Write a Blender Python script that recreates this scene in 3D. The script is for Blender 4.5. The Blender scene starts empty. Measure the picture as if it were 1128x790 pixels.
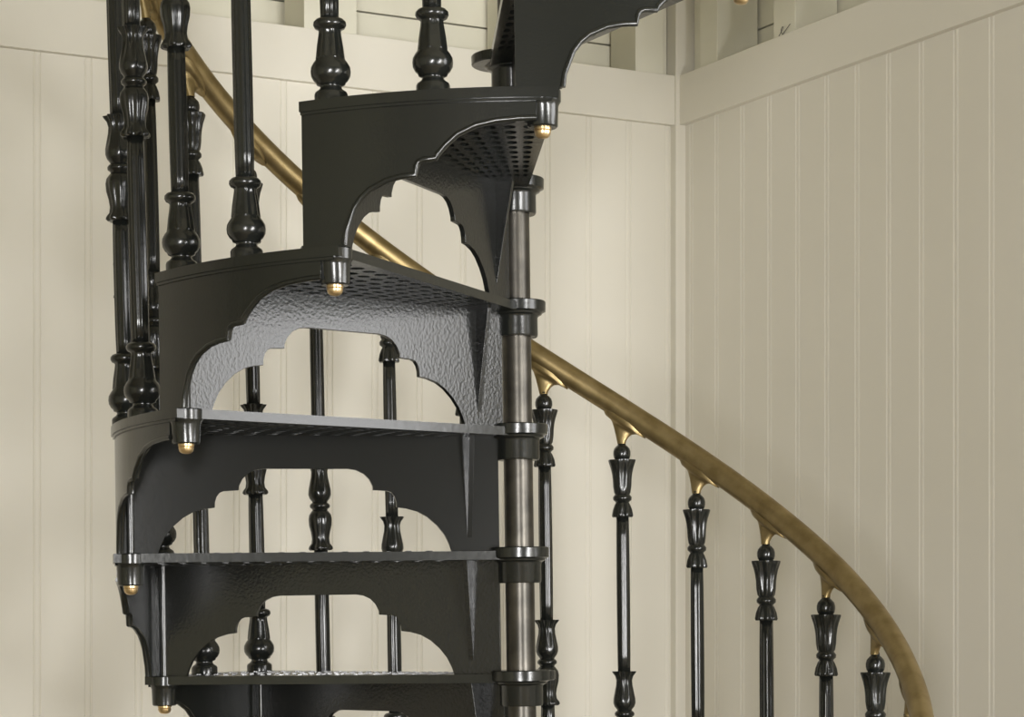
import bpy, bmesh, math, random
from mathutils import Vector, Matrix
random.seed(3)
PI = math.pi
S = bpy.context.scene
C = S.collection

# ---------------------------------------------------------------- camera, exposure, world
EYE = 1.6935
cd = bpy.data.cameras.new('camera'); cam = bpy.data.objects.new('camera', cd); C.objects.link(cam)
cd.sensor_width = 36; cd.lens = 2400 / 1128 * 36
cd.shift_x = 0.0; cd.shift_y = (675 - 395) / 1128
cam.location = (0, 0, EYE); cam.rotation_euler = (PI / 2, 0, 0)
cd.clip_start = 0.05
S.camera = cam
S.view_settings.view_transform = 'Standard'; S.view_settings.look = 'None'
S.view_settings.gamma = 1; S.view_settings.use_curve_mapping = False
S.view_settings.exposure = 0.13
w = bpy.data.worlds.new('world'); S.world = w; w.use_nodes = True
w.node_tree.nodes['Background'].inputs[0].default_value = (0.75, 0.85, 1, 1)
w.node_tree.nodes['Background'].inputs[1].default_value = 0.5

# room frame: corner seen behind the stair, a runs left along the back wall, b runs towards the camera along the right wall
COR = Vector((0.391, 5.1, 0)); UB = Vector((-0.892, -0.452, 0)); UR = Vector((0.479, -0.878, 0))
def rp(a, b, z=0.0):
    p = COR + UB * a + UR * b
    return Vector((p.x, p.y, z))
RA, RB, CEIL = 6.0, 5.65, 4.0
WIN_F = (3.46, 3.94, 0.70, 2.40)      # unseen window added in the front wall for the baluster shadows (a0,a1,z0,z1), behind the camera
WIN_G = (0.08, 0.78, 0.80, 2.80)       # unseen window added further right in the front wall as fill light
WIN_R0, WIN_R1 = 2.33, 3.27           # unseen window added in the right wall for the riser sheen (b0,b1)
WIN_RZ = (1.75, 2.95)
def area(name, loc, look, sx, sy, power, col):
    l = bpy.data.lights.new(name, 'AREA'); l.shape = 'RECTANGLE'; l.size = sx; l.size_y = sy
    l.energy = power; l.color = col
    o = bpy.data.objects.new(name, l); C.objects.link(o); o.location = loc
    o.rotation_euler = Vector(look).to_track_quat('-Z', 'Z').to_euler()
    return o
area('daylight_front', rp((WIN_F[0] + WIN_F[1]) / 2, RB - 0.03, (WIN_F[2] + WIN_F[3]) / 2), -UR, 0.38, 1.55, 165, (1.0, 0.99, 0.98))  # added light at the unseen front window, throws the baluster shadows
area('daylight_wide', rp(0.43, RB - 0.03, 1.8), -UR, 0.6, 1.85, 140, (1.0, 0.99, 0.98))  # added fill from front right, brightens the wall behind the stair
area('daylight_right', rp(0.03, (WIN_R0 + WIN_R1) / 2, sum(WIN_RZ) / 2), UB, 0.84, 1.1, 22, (1.0, 0.99, 0.98))  # added light at the unseen right window, reflected in the riser

# ---------------------------------------------------------------- materials
def mat(name, col, rough=0.5, metal=0.0, spec=0.5, coat=0.0):
    m = bpy.data.materials.new(name); m.use_nodes = True
    b = m.node_tree.nodes['Principled BSDF']
    b.inputs['Base Color'].default_value = (*col, 1); b.inputs['Roughness'].default_value = rough
    b.inputs['Metallic'].default_value = metal
    b.inputs['Specular IOR Level'].default_value = spec
    b.inputs['Coat Weight'].default_value = coat
    return m
def noise_bump(m, scale, strength, dist=0.002, detail=3):
    nt = m.node_tree; b = nt.nodes['Principled BSDF']
    tc = nt.nodes.new('ShaderNodeTexCoord'); n = nt.nodes.new('ShaderNodeTexNoise'); bp = nt.nodes.new('ShaderNodeBump')
    n.inputs['Scale'].default_value = scale; n.inputs['Detail'].default_value = detail
    bp.inputs['Strength'].default_value = strength; bp.inputs['Distance'].default_value = dist
    nt.links.new(tc.outputs['Object'], n.inputs['Vector']); nt.links.new(n.outputs['Fac'], bp.inputs['Height'])
    nt.links.new(bp.outputs['Normal'], b.inputs['Normal'])
    return n
def noise_col(m, scale, c0, c1, lo=0.35, hi=0.65):
    nt = m.node_tree; b = nt.nodes['Principled BSDF']
    tc = nt.nodes.new('ShaderNodeTexCoord'); n = nt.nodes.new('ShaderNodeTexNoise'); r = nt.nodes.new('ShaderNodeValToRGB')
    n.inputs['Scale'].default_value = scale; n.inputs['Detail'].default_value = 5
    r.color_ramp.elements[0].color = (*c0, 1); r.color_ramp.elements[1].color = (*c1, 1)
    r.color_ramp.elements[0].position = lo; r.color_ramp.elements[1].position = hi
    nt.links.new(tc.outputs['Object'], n.inputs['Vector']); nt.links.new(n.outputs['Fac'], r.inputs['Fac'])
    nt.links.new(r.outputs['Color'], b.inputs['Base Color'])
M_iron = mat('black_gloss_paint', (0.011, 0.012, 0.0105), 0.22, spec=0.55); noise_bump(M_iron, 60, 0.35, 0.001)
M_panel = mat('black_paint_panel', (0.011, 0.012, 0.0105), 0.21, spec=0.5); noise_bump(M_panel, 260, 0.35, 0.0005)
M_cast = mat('black_rough_casting', (0.010, 0.0105, 0.0095), 0.22, spec=0.55); noise_bump(M_cast, 200, 0.7, 0.0008)
M_smooth = mat('black_smooth_casting', (0.010, 0.0105, 0.0098), 0.17, spec=0.35); noise_bump(M_smooth, 120, 0.3, 0.0002)
M_tube = mat('worn_steel_tube', (0.10, 0.095, 0.085), 0.34, metal=0.75); noise_bump(M_tube, 90, 0.2, 0.0008)
noise_col(M_tube, 25, (0.045, 0.042, 0.036), (0.085, 0.078, 0.066))
M_brass = mat('aged_brass', (0.3, 0.2, 0.08), 0.40, metal=0.85); noise_bump(M_brass, 45, 0.25, 0.001)
noise_col(M_brass, 30, (0.25, 0.185, 0.082), (0.36, 0.275, 0.135))
M_brassb = mat('bright_brass', (0.62, 0.46, 0.25), 0.3, metal=0.9)
M_wall = mat('cream_painted_boards', (0.72, 0.685, 0.61), 0.55, spec=0.35)
noise_bump(M_wall, 25, 0.08, 0.001); noise_col(M_wall, 2.2, (0.715, 0.685, 0.600), (0.745, 0.714, 0.632), 0.3, 0.7)
M_stud = mat('cream_painted_framing', (0.70, 0.66, 0.55), 0.6, spec=0.3); noise_bump(M_stud, 30, 0.15, 0.001)
noise_col(M_stud, 9, (0.68, 0.655, 0.545), (0.72, 0.70, 0.59), 0.3, 0.7)
M_ceil = mat('timber_ceiling', (0.38, 0.35, 0.25), 0.8)
M_room = mat('olive_plaster', (0.42, 0.405, 0.28), 0.7)
M_dark = mat('stained_timber_wall', (0.16, 0.145, 0.09), 0.7)
M_floor = mat('timber_floor', (0.22, 0.13, 0.07), 0.5); noise_col(M_floor, 4, (0.17, 0.13, 0.06), (0.26, 0.19, 0.10))
M_glass = mat('window_glass', (0.9, 0.95, 1.0), 0.02)
M_glass.node_tree.nodes['Principled BSDF'].inputs['Transmission Weight'].default_value = 1.0
M_wire = mat('dark_wire', (0.05, 0.045, 0.04), 0.5)

# ---------------------------------------------------------------- mesh helpers
def link(name, bm, m, parent=None, smooth=None, bevel=0.0):
    bmesh.ops.recalc_face_normals(bm, faces=bm.faces[:])
    me = bpy.data.meshes.new(name); bm.to_mesh(me); bm.free()
    me.materials.append(m)
    o = bpy.data.objects.new(name, me); C.objects.link(o)
    if parent: o.parent = parent
    if smooth is not None:
        me.shade_smooth() if smooth >= 180 else me.shade_smooth()
        if smooth < 180:
            me.set_sharp_from_angle(angle=math.radians(smooth))
    if bevel:
        b = o.modifiers.new('bevel', 'BEVEL'); b.width = bevel; b.segments = 2
        b.limit_method = 'ANGLE'; b.angle_limit = math.radians(50); b.harden_normals = False
    return o
def lathe(bm, prof, n=32, center=(0, 0, 0), lobes=8):
    """prof: (z, r[, lobe amplitude])"""
    rings = []
    for p in prof:
        z, r = p[0], p[1]; amp = p[2] if len(p) > 2 else 0
        rings.append([bm.verts.new((center[0] + r * (1 + amp * math.cos(lobes * 2 * PI * i / n)) * math.cos(2 * PI * i / n),
                                    center[1] + r * (1 + amp * math.cos(lobes * 2 * PI * i / n)) * math.sin(2 * PI * i / n),
                                    center[2] + z)) for i in range(n)])
    for a, b in zip(rings[:-1], rings[1:]):
        for i in range(n):
            bm.faces.new((a[i], a[(i + 1) % n], b[(i + 1) % n], b[i]))
    bm.faces.new(rings[0][::-1]); bm.faces.new(rings[-1])
def prism(bm, pts, z0, z1):
    lo = [bm.verts.new((p[0], p[1], z0)) for p in pts]; hi = [bm.verts.new((p[0], p[1], z1)) for p in pts]
    n = len(pts)
    bm.faces.new(lo[::-1]); bm.faces.new(hi)
    for i in range(n): bm.faces.new((lo[i], lo[(i + 1) % n], hi[(i + 1) % n], hi[i]))
def rbox(bm, a0, a1, b0, b1, z0, z1):          # box in room coordinates
    prism(bm, [rp(a0, b0), rp(a1, b0), rp(a1, b1), rp(a0, b1)], z0, z1)
def struct(name, bm, m, parent=None, **k):
    o = link(name, bm, m, parent, **k)
    if not parent: o['kind'] = 'structure'
    return o

# ---------------------------------------------------------------- the room
bm = bmesh.new(); rbox(bm, -0.3, RA + 0.2, -0.3, RB + 0.2, -0.1, 0.0); struct('floor', bm, M_floor)
bm = bmesh.new(); rbox(bm, -0.3, RA + 0.2, -0.3, RB + 0.2, CEIL, CEIL + 0.1); struct('ceiling', bm, M_ceil)
TZ0, TZ1 = 2.8325, 2.948
REC = 0.010
def board_row(bm, side, t0, pitch, t_end, zr):
    """vertical tongue and groove boards with a beaded V joint; side 'b' back wall, 'r' right wall"""
    V, BD, DP = 0.0024, 0.0075, 0.0022
    def pt(t, d, z):                            # d = depth behind the face
        return rp(t, -REC - d, z) if side == 'b' else rp(-REC - d, t, z)
    t = t0
    while t < t_end:
        e = min(t + pitch, t_end)
        prof = [(t, DP), (t + V, 0), (e - 2 * V - BD - V, 0), (e - 2 * V - BD, DP), (e - V - BD, 0.0004), (e - V - BD / 2, 0), (e - V, 0.0004), (e, DP)]
        for z0, z1 in zr(t, e):
            lo = [bm.verts.new(pt(a, d, z0)) for a, d in prof]; hi = [bm.verts.new(pt(a, d, z1)) for a, d in prof]
            for i in range(len(prof) - 1): bm.faces.new((lo[i], lo[i + 1], hi[i + 1], hi[i]))
        t = e
    return bm
def slab(bm, side, t0, t1, z0, z1, d0, d1):
    if side == 'b': rbox(bm, t0, t1, -d1, -d0, z0, z1)
    else: rbox(bm, -d1, -d0, t0, t1, z0, z1)
def siding(side, t1, gap_z, parent):
    bm = bmesh.new()
    z = gap_z - 0.135 - 0.135
    while z < CEIL:
        slab(bm, side, -0.12, t1, z + 0.0045, min(z + 0.135, CEIL), 0.118, 0.130)
        z += 0.135
    slab(bm, side, -0.13, t1, gap_z - 0.27, CEIL, 0.150, 0.165)
    return link('siding_boards', bm, M_stud, parent)
# back wall
bm = bmesh.new(); board_row(bm, 'b', 0.0295 - 0.1065, 0.1065, RA + 0.1, lambda t, e: [(0, TZ0 + 0.02)])
slab(bm, 'b', -0.15, RA + 0.15, 0, TZ0 + 0.02, REC + 0.02, 0.15)
wall_back = struct('wall_back', bm, M_wall)
siding('b', RA + 0.1, 3.033, wall_back)
# right wall with its added window
n0 = 0.2517 - 0.1039 * 3
bm = bmesh.new()
B0 = n0 + 0.1039 * round((WIN_R0 - n0) / 0.1039); B1 = n0 + 0.1039 * round((WIN_R1 - n0) / 0.1039)
def zr_r(t, e):
    m = (t + e) / 2
    return [(0, WIN_RZ[0])] if B0 < m < B1 else [(0, TZ0 + 0.02)]
board_row(bm, 'r', n0, 0.1039, RB + 0.1, zr_r)
slab(bm, 'r', -0.15, B0, 0, TZ0 + 0.02, REC + 0.02, 0.15); slab(bm, 'r', B1, RB + 0.15, 0, TZ0 + 0.02, REC + 0.02, 0.15)
slab(bm, 'r', B0, B1, 0, WIN_RZ[0], REC + 0.02, 0.15)
wall_right = struct('wall_right', bm, M_wall)
# siding on the right wall, split round the added window top
bm = bmesh.new()
z = 3.035 - 0.27
while z < CEIL:
    slab(bm, 'r', -0.12, B0, z + 0.0045, min(z + 0.135, CEIL), 0.118, 0.130)
    if z > WIN_RZ[1]: slab(bm, 'r', B0, B1, z + 0.0045, min(z + 0.135, CEIL), 0.118, 0.130)
    slab(bm, 'r', B1, RB + 0.1, z + 0.0045, min(z + 0.135, CEIL), 0.118, 0.130)
    z += 0.135
slab(bm, 'r', -0.13, B0, 2.7, CEIL, 0.150, 0.165); slab(bm, 'r', B1, RB + 0.1, 2.7, CEIL, 0.150, 0.165)
slab(bm, 'r', B0, B1, WIN_RZ[1], CEIL, 0.150, 0.165)
link('siding_boards', bm, M_stud, wall_right)
# wide capping boards with a ledge behind
bm = bmesh.new(); slab(bm, 'b', 0.0, RA, TZ0, TZ1, -0.006, REC + 0.01); slab(bm, 'b', 0.0, RA, TZ1 - 0.03, TZ1 - 0.004, REC + 0.01, 0.118)
struct('trim_1', bm, M_wall, bevel=0.0015)
bm = bmesh.new(); slab(bm, 'r', 0.0, B0, TZ0, TZ1, -0.006, REC + 0.01); slab(bm, 'r', 0.0, B0, TZ1 - 0.03, TZ1 - 0.004, REC + 0.01, 0.118)
slab(bm, 'r', B1, RB, TZ0, TZ1, -0.006, REC + 0.01); slab(bm, 'r', B1, RB, TZ1 - 0.03, TZ1 - 0.004, REC + 0.01, 0.118)
struct('trim_2', bm, M_wall, bevel=0.0015)
# corner post
bm = bmesh.new(); rbox(bm, -0.05, 0.016, -0.05, 0.012, 0, CEIL)
struct('trim_3', bm, M_wall, bevel=0.002)
# wall studs above the capping board
TN = 4
def stud(side, t0, t1, d0=0.0, d1=0.110):
    global TN
    bm = bmesh.new(); slab(bm, side, t0, t1, TZ1 - 0.004, CEIL, d0, d1)
    struct('trim_%d' % TN, bm, M_stud, bevel=0.0015); TN += 1
def a_at(px):            # where a picture column meets the back wall plane
    s = (px - 564) / 2400; return (0.391 - s * 5.1) / (0.892 - s * 0.452)
def b_at(px):
    s = (px - 564) / 2400; return (s * 5.1 - 0.391) / (0.479 + s * 0.878)
for x0, x1 in ((335, 364), (366, 393), (562, 590), (700, 731)): stud('b', a_at(x1), a_at(x0))
stud('b', 1.80, 1.86); stud('b', 2.3, 2.35); stud('b', 2.75, 2.80); stud('b', 3.2, 3.25)
for x0, x1 in ((771, 790), (852, 876)): stud('r', b_at(x0), b_at(x1))
stud('b', 0.018, a_at(733), 0.025); stud('r', 0.018, b_at(769), 0.03)
for b in (0.85, 1.25, 1.6, 2.05, 3.6, 4.1): stud('r', b, b + 0.045)
bm = bmesh.new(); rbox(bm, 0.0, 0.19, 1.78, 1.83, 0, CEIL); struct('trim_%d' % TN, bm, M_wall, bevel=0.003)   # unseen upright added on the right wall to shade the corner
# left and front walls (behind the camera)
bm = bmesh.new(); rbox(bm, RA, RA + 0.15, -0.2, RB + 0.15, 0, CEIL); struct('wall_left', bm, M_room)
bm = bmesh.new()
rbox(bm, -0.15, WIN_G[0], RB, RB + 0.15, 0, CEIL); rbox(bm, WIN_G[0], WIN_G[1], RB, RB + 0.15, 0, WIN_G[2]); rbox(bm, WIN_G[0], WIN_G[1], RB, RB + 0.15, WIN_G[3], CEIL); rbox(bm, WIN_G[1], WIN_F[0], RB, RB + 0.15, 0, CEIL); rbox(bm, WIN_F[1], RA, RB, RB + 0.15, 0, CEIL)
rbox(bm, WIN_F[0], WIN_F[1], RB, RB + 0.15, 0, WIN_F[2]); rbox(bm, WIN_F[0], WIN_F[1], RB, RB + 0.15, WIN_F[3], CEIL)
struct('wall_front', bm, M_dark)
bm = bmesh.new(); prism(bm, [(-2.2, -0.06), (-0.46, -0.06), (-0.46, 0.08), (-2.2, 0.08)], 0, CEIL); struct('wall_doorway', bm, M_wall)  # unseen wall return, added to dim the left of the back wall
def added_window(idx, side, t0, t1, z0, z1, far):  # out-of-view windows put in for the lighting
    bm = bmesh.new(); fw = 0.05
    def bx(a, b, c, d, e0=0.02, e1=0.08):
        if side == 'f': rbox(bm, a, b, RB + e0, RB + e1, c, d)
        else: rbox(bm, -e1, -e0, a, b, c, d)
    bx(t0, t0 + fw, z0, z1); bx(t1 - fw, t1, z0, z1); bx(t0 + fw, t1 - fw, z0, z0 + fw); bx(t0 + fw, t1 - fw, z1 - fw, z1)
    bx(t0 + fw, t1 - fw, (z0 + z1) / 2 - 0.02, (z0 + z1) / 2 + 0.02, 0.03, 0.07)
    f = struct('window_%d' % idx, bm, M_wall)
    bm = bmesh.new(); bx(t0 + 0.02, t1 - 0.02, z0 + 0.02, z1 - 0.02, 0.048, 0.052); link('pane', bm, M_glass, f)
added_window(1, 'f', *WIN_F, 0); added_window(3, 'f', *WIN_G, 0); added_window(2, 'r', B0, B1, *WIN_RZ, 0)

# ---------------------------------------------------------------- the spiral stair
P4, DP, RISE = 3.376, 26.877, 0.2
Z4 = EYE + 0.7065
TILT = 0.014
stair = bpy.data.objects.new('spiral_staircase', None); C.objects.link(stair)
stair.location = (0.0135 + TILT * EYE, 3.55, 0); stair.rotation_euler = (0, -TILT, 0)
stair['label'] = 'black cast iron spiral staircase with turned balusters and a brass handrail'
stair['category'] = 'staircase'
def phi(k): return P4 + DP * (k - 4)
def zt(k): return Z4 + RISE * (k - 4)
def pol(r, deg, z=0.0):
    a = math.radians(deg); return Vector((r * math.sin(a), -r * math.cos(a), z))
RO, RBOSS, PT = 0.652, 0.625, 0.014       # tread outer radius, bolt circle, plate thickness
DROP = 0.006
# -- tread plate (frame of reference: riser plane at angle 0, tread top of the hub at z 0)
def tread_bm():
    bm = bmesh.new()
    rs = [0.040, 0.075, 0.115] + [0.115 + (0.625 - 0.115) * (i + 1) / 15 for i in range(15)] + [0.640, RO]
    def fa(r): return -math.degrees(math.asin(min(0.99, 0.038 / r)))
    def ba(r): return DP + math.degrees(math.asin(min(0.8, 0.020 / r)))
    NA = 11
    fr = [0, 0.045] + [0.045 + 0.91 * (i + 1) / (NA - 2) for i in range(NA - 2)] + [1.0]
    cache = {}
    def P(r, f, z):
        key = (round(r, 5), round(f, 5), z)
        if key not in cache:
            cache[key] = bm.verts.new(pol(r, fa(r) + (ba(r) - fa(r)) * f, z))
        return cache[key]
    zt_, zb = -DROP, -DROP - PT
    nr, na = len(rs) - 1, len(fr) - 1
    zi_t, zi_b = zt_ , zb + 0.004            # openwork a little thinner than the rim
    for i in range(nr):
        for j in range(na):
            r0, r1, f0, f1 = rs[i], rs[i + 1], fr[j], fr[j + 1]
            rm, fm = (r0 + r1) / 2, (f0 + f1) / 2
            ring = [(r0, f0), (r0, fm), (r0, f1), (rm, f1), (r1, f1), (r1, fm), (r1, f0), (rm, f0)]
            if 2 <= i < nr - 2 and 1 <= j < na - 1:
                sk = 0.34 if (i + j) % 2 else 0.42
                hole = []
                for (r, f) in ring:
                    corner = (r != rm and f != fm); q = (0.62 if corner else 0.86) * (0.80 if sk < 0.4 else 0.74)
                    hole.append((rm + (r - rm) * q, fm + (f - fm) * q))
                for z, flip in ((zt_, False), (zb, True)):
                    for q in range(8):
                        a, b = ring[q], ring[(q + 1) % 8]; c, d = hole[(q + 1) % 8], hole[q]
                        bm.faces.new([P(*a, z), P(*b, z), P(*c, z), P(*d, z)])
                for q in range(8):
                    a, b = hole[q], hole[(q + 1) % 8]
                    bm.faces.new([P(*a, zt_), P(*b, zt_), P(*b, zb), P(*a, zb)])
            else:
                for z in (zt_, zb):
                    bm.faces.new([P(*c, z) for c in ring])
    def wall(pts):
        for a, b in zip(pts[:-1], pts[1:]):
            bm.faces.new([P(*a, zt_), P(*b, zt_), P(*b, zb), P(*a, zb)])
    def mids(seq, fn):
        out = []
        for a, b in zip(seq[:-1], seq[1:]): out += [fn(a), fn((a + b) / 2)]
        return out + [fn(seq[-1])]
    wall(mids(rs, lambda r: (r, 0))); wall(mids(rs, lambda r: (r, 1.0)))
    wall(mids(fr, lambda f: (rs[0], f))); wall(mids(fr, lambda f: (RO, f)))
    # outer edge bead below the plate
    N = 14
    for (ri, ro, z0, z1) in ((0.640, 0.6495, zb - 0.004, zb),):
        prev = None
        for i in range(N + 1):
            a = -3.3 + (DP + 1.0 + 3.3) * i / N
            q = [bm.verts.new(pol(ri, a, z0)), bm.verts.new(pol(ro, a, z0)), bm.verts.new(pol(ro, a, z1)), bm.verts.new(pol(ri, a, z1))]
            if prev:
                for c in range(4): bm.faces.new((prev[c], prev[(c + 1) % 4], q[(c + 1) % 4], q[c]))
            prev = q
    # raised studs of the non-slip pattern on the walking face
    for i in range(3, nr - 2):
        for j in range(2, na - 1):
            r, f = rs[i], fr[j]
            p = pol(r, fa(r) + (ba(r) - fa(r)) * f)
            prism(bm, [(p.x + 0.005 * math.cos(t), p.y + 0.005 * math.sin(t)) for t in (0, PI / 2, PI, 1.5 * PI)], zt_ - 0.001, zt_ + 0.0016)
    # bolt boss with its flange
    p = pol(RBOSS, DP)
    lathe(bm, [(-0.056, 0.0185), (-0.054, 0.0205), (-0.028, 0.0215), (-0.025, 0.0225), (-0.021, 0.0250), (-DROP - 0.001, 0.0252), (-DROP + 0.0006, 0.0240)], 28, (p.x, p.y, 0))
    return bm
# half of the stepped arch: distance in from the foot, height above the foot
HALF = [(0.0, 0.0), (0.004, 0.012), (0.012, 0.028), (0.024, 0.043), (0.040, 0.057), (0.056, 0.066), (0.074, 0.071), (0.090, 0.073),
        (0.0905, 0.082), (0.093, 0.090), (0.098, 0.0965), (0.104, 0.099), (0.128, 0.1005), (0.1285, 0.107), (0.134, 0.118), (0.143, 0.127), (0.155, 0.1325), (0.168, 0.1345)]
RI0, RI1, A0, A1 = 0.034, 0.640, 0.112, 0.583
def strip(cols, f):
    """solid from columns (t, zlow, zhigh); f(t, side) -> xy"""
    bm = bmesh.new(); prev = None
    for t, z0, z1 in cols:
        q = []
        for s, z in ((0, z0), (1, z0), (1, z1), (0, z1)):
            p = f(t, s); q.append(bm.verts.new((p[0], p[1], z)))
        if prev:
            for c in range(4): bm.faces.new((prev[c], prev[(c + 1) % 4], q[(c + 1) % 4], q[c]))
        else: bm.faces.new(q)
        prev = q
    bm.faces.new(prev[::-1])
    return bm
def riser_bm():
    zb = -RISE - DROP - 0.001; top = -DROP - PT + 0.001
    cols = [(RI0, zb, top), (A0 - 0.0005, zb, top)]
    cols += [(A0 + d, zb + z, top) for d, z in HALF]
    cols += [(A1 - d, zb + z, top) for d, z in HALF[::-1]]
    cols += [(A1 + 0.0005, zb, top), (RI1, zb, top)]
    bm = strip(cols, lambda t, s: ((s - 0.5) * 0.008, -t))
    # tapering gusset close to the pole, on the underside of the tread
    g = 0.083
    for x in (1,):
        v = [bm.verts.new(c) for c in ((0.003, -g + 0.004, top), (0.034, -g + 0.004, top), (0.003, -g + 0.004, zb + 0.018),
                                       (0.003, -g - 0.004, top), (0.034, -g - 0.004, top), (0.003, -g - 0.004, zb + 0.018))]
        bm.faces.new((v[0], v[1], v[2])); bm.faces.new((v[3], v[5], v[4])); bm.faces.new((v[0], v[3], v[4], v[1]))
        bm.faces.new((v[1], v[4], v[5], v[2])); bm.faces.new((v[2], v[5], v[3], v[0]))
    return bm
ARC = [(2.3, -0.2065), (2.5, -0.189), (3.6, -0.158), (4.5, -0.145), (5.6, -0.1345), (7.8, -0.1235), (9.6, -0.1195), (11.4, -0.118), (11.5, -0.108), (11.8, -0.1015), (12.4, -0.0985), (14.0, -0.0975),
       (14.1, -0.093), (15.1, -0.081), (16.6, -0.0665), (18.8, -0.0555), (21.2, -0.0500), (24.0, -0.0475), (26.0, -0.047)]
def side_bm():
    top = -DROP - PT + 0.001
    cols = [(-3.3, -0.2065, top), (-1, -0.2065, top), (1, -0.2065, top), (2.28, -0.2065, top)] + [(a, z, top) for a, z in ARC]
    bm = strip(cols, lambda t, s: pol(0.6375 + 0.009 * s, t)[:2])
    pts = [pol(0.6445, a, z + 0.001) for a, z in ARC]; prev = None       # rolled bead along the arch
    for i, p in enumerate(pts):
        tg = (pts[min(i + 1, len(pts) - 1)] - pts[max(i - 1, 0)]).normalized()
        o1 = Vector((p.x, p.y, 0)).normalized(); o1 = (o1 - tg * o1.dot(tg)).normalized(); o2 = tg.cross(o1)
        ring = [bm.verts.new(p + (o1 * math.cos(2 * PI * q / 10) + o2 * math.sin(2 * PI * q / 10)) * 0.0042) for q in range(10)]
        if prev:
            for q in range(10): bm.faces.new((prev[q], prev[(q + 1) % 10], ring[(q + 1) % 10], ring[q]))
        else: bm.faces.new(ring)
        prev = ring
    bm.faces.new(prev)
    return bm
def sleeve_bm():
    bm = bmesh.new(); lathe(bm, [(-RISE - DROP, 0.0075), (-DROP - PT, 0.0075)], 16, tuple(pol(RBOSS, 0))); return bm
def hub_bm():
    bm = bmesh.new()
    lathe(bm, [(-0.058, 0.0245), (-0.058, 0.0335), (-0.055, 0.0350), (-0.027, 0.0350), (-0.024, 0.0365), (-0.0215, 0.0415), (-0.019, 0.0425), (-0.0175, 0.0455), (-0.0165, 0.0480), (-0.0015, 0.0485), (0.0, 0.0472), (0.0, 0.0245)], 48)
    lathe(bm, [(-0.0170, 0.0490), (-0.0155, 0.0515), (-0.0030, 0.0520), (-0.0012, 0.0505)], 48, (-0.016, -0.008, 0))
    return bm
def nut_bm():
    bm = bmesh.new(); p = pol(RBOSS, DP)
    lathe(bm, [(-0.0700, 0.003), (-0.0692, 0.0065), (-0.0668, 0.0095), (-0.0635, 0.0108), (-0.0605, 0.0112), (-0.0595, 0.0102), (-0.0590, 0.0116), (-0.0555, 0.0118)], 24, (p.x, p.y, 0))
    return bm
tread0 = link('stair_tread', tread_bm(), M_iron, stair, smooth=25)
kids = [link('riser', riser_bm(), M_cast, tread0, bevel=0.0016, smooth=22),
        link('side_panel', side_bm(), M_panel, tread0, bevel=0.0012, smooth=40),
        link('bolt_sleeve', sleeve_bm(), M_iron, tread0, smooth=40),
        link('hub_collar', hub_bm(), M_iron, tread0, smooth=30),
        link('acorn_nut', nut_bm(), M_brassb, tread0, smooth=40)]
kids[-1]['label'] = 'brass acorn nut'
KMIN, KMAX = -7, 6
def place(t, k):
    t.location = (0, 0, zt(k)); t.rotation_euler = (0, 0, math.radians(phi(k - 1)))
place(tread0, 4)
for k in range(KMIN, KMAX + 1):
    if k == 4: continue
    t = tread0.copy(); C.objects.link(t); t.parent = stair; place(t, k)
    for c in kids:
        d = c.copy(); C.objects.link(d); d.parent = t
        if k in (2, -1) and c is kids[0]:              # this riser was cast smooth
            d.material_slots[0].link = 'OBJECT'; d.material_slots[0].material = M_smooth
# pole
bm = bmesh.new(); lathe(bm, [(0.0, 0.06), (0.012, 0.06), (0.016, 0.04), (0.03, 0.0238), (zt(KMAX) + 0.95, 0.0238), (zt(KMAX) + 0.96, 0.03), (zt(KMAX) + 0.99, 0.03), (zt(KMAX) + 1.01, 0.012)], 48)
pole = link('center_pole', bm, M_tube, stair, smooth=30); pole['label'] = 'worn dark steel tube between the collars'

# -- balusters: the shaft carries a foot, a middle knop and a top finial
FOOT = [(0.0, 0.0228), (0.010, 0.0228), (0.013, 0.0215), (0.0165, 0.0165), (0.0195, 0.0145), (0.0215, 0.0150), (0.0235, 0.0195), (0.0265, 0.0205), (0.029, 0.0235), (0.035, 0.0268), (0.041, 0.0275), (0.047, 0.0268), (0.053, 0.0235),
        (0.0575, 0.0200), (0.059, 0.0202, 0.03), (0.0605, 0.0195, 0.05), (0.075, 0.0178, 0.06), (0.090, 0.0155, 0.06), (0.0965, 0.0150, 0.04), (0.0985, 0.0165), (0.1005, 0.0205), (0.1045, 0.0226), (0.1085, 0.0222), (0.112, 0.0190), (0.114, 0.0125)]
KN = [(0.0, 0.0195, .06), (0.003, 0.0215, .10), (0.007, 0.0205, .10), (0.013, 0.0165, .08), (0.022, 0.0155, .07), (0.034, 0.0170, .08), (0.046, 0.0200, .08), (0.058, 0.0214, .05), (0.066, 0.0205, .02), (0.072, 0.0165), (0.075, 0.0140),
      (0.0775, 0.0150), (0.080, 0.0185), (0.084, 0.0190), (0.087, 0.0170), (0.0895, 0.0138), (0.092, 0.0150), (0.097, 0.0190), (0.104, 0.0214), (0.112, 0.0208, .03), (0.124, 0.0180, .06), (0.137, 0.0150, .09), (0.147, 0.0142, .10), (0.155, 0.0160, .12), (0.161, 0.0200, .14), (0.164, 0.0212, .14), (0.1645, 0.0125)]
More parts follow.
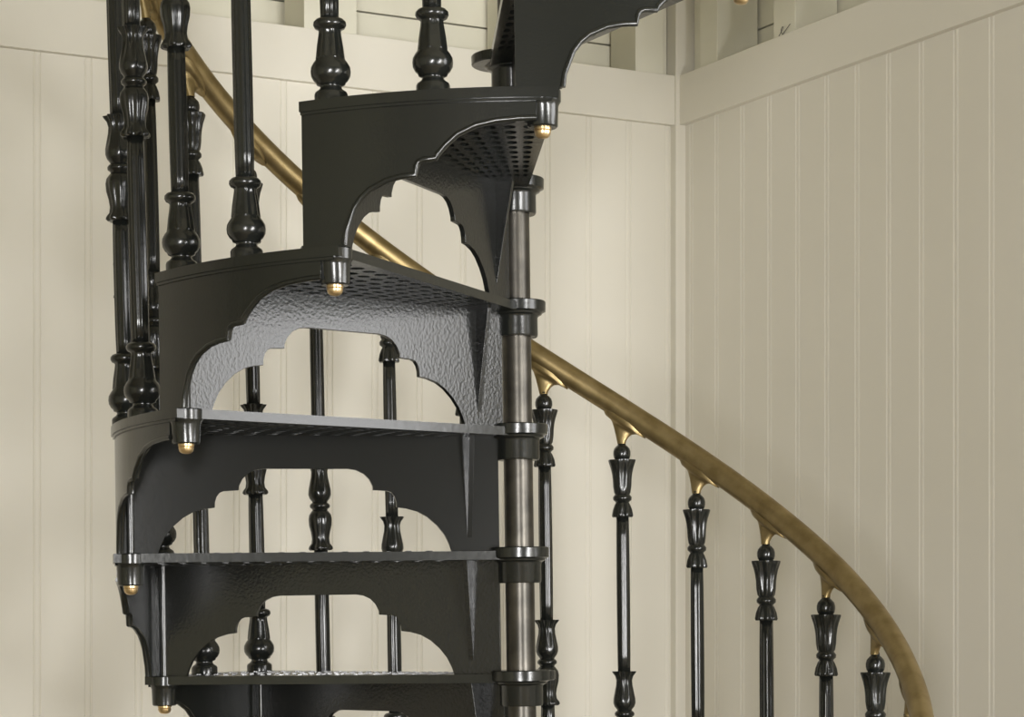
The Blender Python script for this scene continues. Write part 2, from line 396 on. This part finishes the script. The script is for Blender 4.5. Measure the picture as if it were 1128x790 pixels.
FI = [(0.0, 0.0125), (0.0, 0.0178, .10), (0.003, 0.0192, .10), (0.007, 0.0182, .12), (0.014, 0.0174, .10), (0.024, 0.0145, .05), (0.028, 0.0125), (0.030, 0.0140), (0.033, 0.0175), (0.038, 0.0180), (0.041, 0.0160), (0.0435, 0.0140),
      (0.047, 0.0155, .04), (0.058, 0.0165, .09), (0.072, 0.0168, .11), (0.083, 0.0178, .12), (0.093, 0.0200, .11), (0.101, 0.0230, .08), (0.107, 0.0255, .05), (0.1095, 0.0255, .04), (0.1100, 0.0140), (0.111, 0.0130), (0.1135, 0.0152), (0.119, 0.0165), (0.125, 0.0165), (0.131, 0.0148), (0.136, 0.0105), (0.138, 0.0078), (0.144, 0.0072)]
def fluted(z0, z1, rmid, rend):
    n = 8; out = []
    for i in range(n + 1):
        f = i / n; out.append((z0 + (z1 - z0) * f, rend + (rmid - rend) * math.sin(PI * f) ** 0.6, 0.055))
    return out
def make_baluster(extra):
    bm = bmesh.new()
    lathe(bm, fluted(0.108, 0.328 + extra, 0.0132, 0.0122), 48)
    lathe(bm, fluted(0.478 + extra, 0.782 + extra, 0.0125, 0.0116), 48)
    s = link('baluster', bm, M_iron, stair, smooth=180)
    k = []
    for name, prof, z in (('foot', FOOT, 0.0), ('middle_knop', KN, 0.321 + extra), ('top_finial', FI, 0.779 + extra)):
        bm = bmesh.new(); lathe(bm, prof, 48, (0, 0, z)); k.append(link(name, bm, M_iron, s, smooth=50))
    return s, k
bal = [make_baluster(0.0), make_baluster(0.1)]
RBAL, LEAN = 0.628, 0.014
first = [True, True]
BJ = list(range(2 * KMIN - 10, 2 * KMAX - 8))
def bal_base(j):
    k = j // 2 + 5
    return pol(RBAL, P4 + DP / 2 * j, zt(k) - DROP)
for j in BJ:
    odd = j % 2
    s, ks = bal[odd]
    if first[odd]: first[odd] = False
    else:
        s2 = s.copy(); C.objects.link(s2); s2.parent = stair
        for c in ks:
            d = c.copy(); C.objects.link(d); d.parent = s2
        s = s2
    s.location = bal_base(j)
    s.rotation_euler = Matrix.Rotation(math.radians(P4 + DP / 2 * j), 3, 'Z').to_4x4().to_euler()
    s.rotation_euler = (Matrix.Rotation(math.radians(P4 + DP / 2 * j), 3, 'Z') @ Matrix.Rotation(LEAN, 3, 'X')).to_euler()

# -- handrail: a helix over the balusters
RR, RT, RU = 0.645, 0.0195, 0.0215
def rail_z(j): return EYE + 0.3865 + (j + 15) * 0.1
def rail_p(j): return pol(RR, P4 + DP / 2 * j, rail_z(j))
bm = bmesh.new(); prev = None; N = 18; js = [-24.5 + i * 0.125 for i in range(int((3.6 + 24.5) / 0.125) + 1)]
for j in js:
    c = rail_p(j); tan = (rail_p(j + 0.01) - c).normalized(); out = pol(1, P4 + DP / 2 * j); out = (out - tan * out.dot(tan)).normalized(); up = tan.cross(out)
    if up.z < 0: up = -up
    ring = [bm.verts.new(c + (out * math.cos(2 * PI * i / N) * RT + up * math.sin(2 * PI * i / N) * RU)) for i in range(N)]
    if prev:
        for i in range(N): bm.faces.new((prev[i], prev[(i + 1) % N], ring[(i + 1) % N], ring[i]))
    else: bm.faces.new(ring)
    prev = ring
bm.faces.new(prev)
rail = link('handrail', bm, M_brass, stair, smooth=60); rail['label'] = 'aged brass handrail on small brackets'
# bracket: foot on the baluster flaring into a saddle under the rail (built once per position since the helix frame is the same up to rotation)
def bracket_bm():
    j = 0; bm = bmesh.new()
    R = Matrix.Rotation(-math.radians(P4), 3, 'Z')
    ftz = 0.923 - DROP + zt(5)                        # joint height on tread 5 (even baluster)
    base = pol(RBAL + LEAN * 0.92, P4, ftz - 0.004)
    c = rail_p(0); tan = (rail_p(0.01) - c).normalized(); out = pol(1, P4); up = tan.cross(out)
    if up.z < 0: up = -up
    out = (out - tan * out.dot(tan)).normalized()
    secs = []
    # (fraction from foot to rail underside, half length, half width, shift downhill)
    under = c - up * (RU * 0.80)
    for f, hl, hw, sh in ((0, 0.0080, 0.0078, 0), (0.12, 0.0092, 0.0072, 0.001), (0.35, 0.0135, 0.0068, 0.005), (0.55, 0.0190, 0.0066, 0.009), (0.70, 0.0260, 0.0075, 0.013), (0.76, 0.0310, 0.0100, 0.015), (0.80, 0.0460, 0.0140, 0.017), (0.92, 0.0500, 0.0165, 0.017), (1.10, 0.0510, 0.0175, 0.016)):
        cen = base.lerp(under, f) - tan * sh
        ax = (Vector((tan.x, tan.y, 0)).normalized()).lerp(tan, min(1, f * 1.2)).normalized()
        secs.append([cen + ax * hl * math.cos(t) + out * hw * math.sin(t) for t in [2 * PI * i / 16 for i in range(16)]])
    prev = None
    for s_ in secs:
        ring = [bm.verts.new(R @ p) for p in s_]
        if prev:
            for i in range(16): bm.faces.new((prev[i], prev[(i + 1) % 16], ring[(i + 1) % 16], ring[i]))
        else: bm.faces.new(ring)
        prev = ring
    bm.faces.new(prev)
    # small screw head
    return bm
br0 = link('rail_bracket', bracket_bm(), M_brass, rail, smooth=60)
zbase = zt(5)
for i, j in enumerate(BJ):
    b = br0 if i == 0 else br0.copy()
    if i: C.objects.link(b); b.parent = rail
    b.rotation_euler = (0, 0, math.radians(P4 + DP / 2 * j)); b.location = (0, 0, 0.1 * j)

# ---------------------------------------------------------------- a curl of wire on the capping board
bm = bmesh.new()
pts = []
for i in range(40):
    t = i / 39
    pts.append((0.004 + 0.035 * t + 0.010 * math.sin(9 * t), 0.001 + 0.017 * abs(math.sin(5.2 * t)) , 0.002 * math.sin(7 * t)))
prev = None
bb = b_at(858)
for i, (u, v, d) in enumerate(pts):
    c = rp(0.003 + d * 0.5, bb + u, TZ1 + v)
    nx = pts[min(i + 1, 39)]; pv = pts[max(i - 1, 0)]
    tg = (rp(-0.012 + nx[2] * 0.5, bb + nx[0], nx[1]) - rp(-0.012 + pv[2] * 0.5, bb + pv[0], pv[1])).normalized()
    o1 = tg.cross(UB).normalized(); o2 = tg.cross(o1)
    ring = [bm.verts.new(c + (o1 * math.cos(a) + o2 * math.sin(a)) * 0.0009) for a in (0, PI * 2 / 3, PI * 4 / 3)]
    if prev:
        for q in range(3): bm.faces.new((prev[q], prev[(q + 1) % 3], ring[(q + 1) % 3], ring[q]))
    prev = ring
o = link('wire', bm, M_wire); o['label'] = 'tiny curl of thin dark wire on the wall ledge top right'; o['category'] = 'wire'
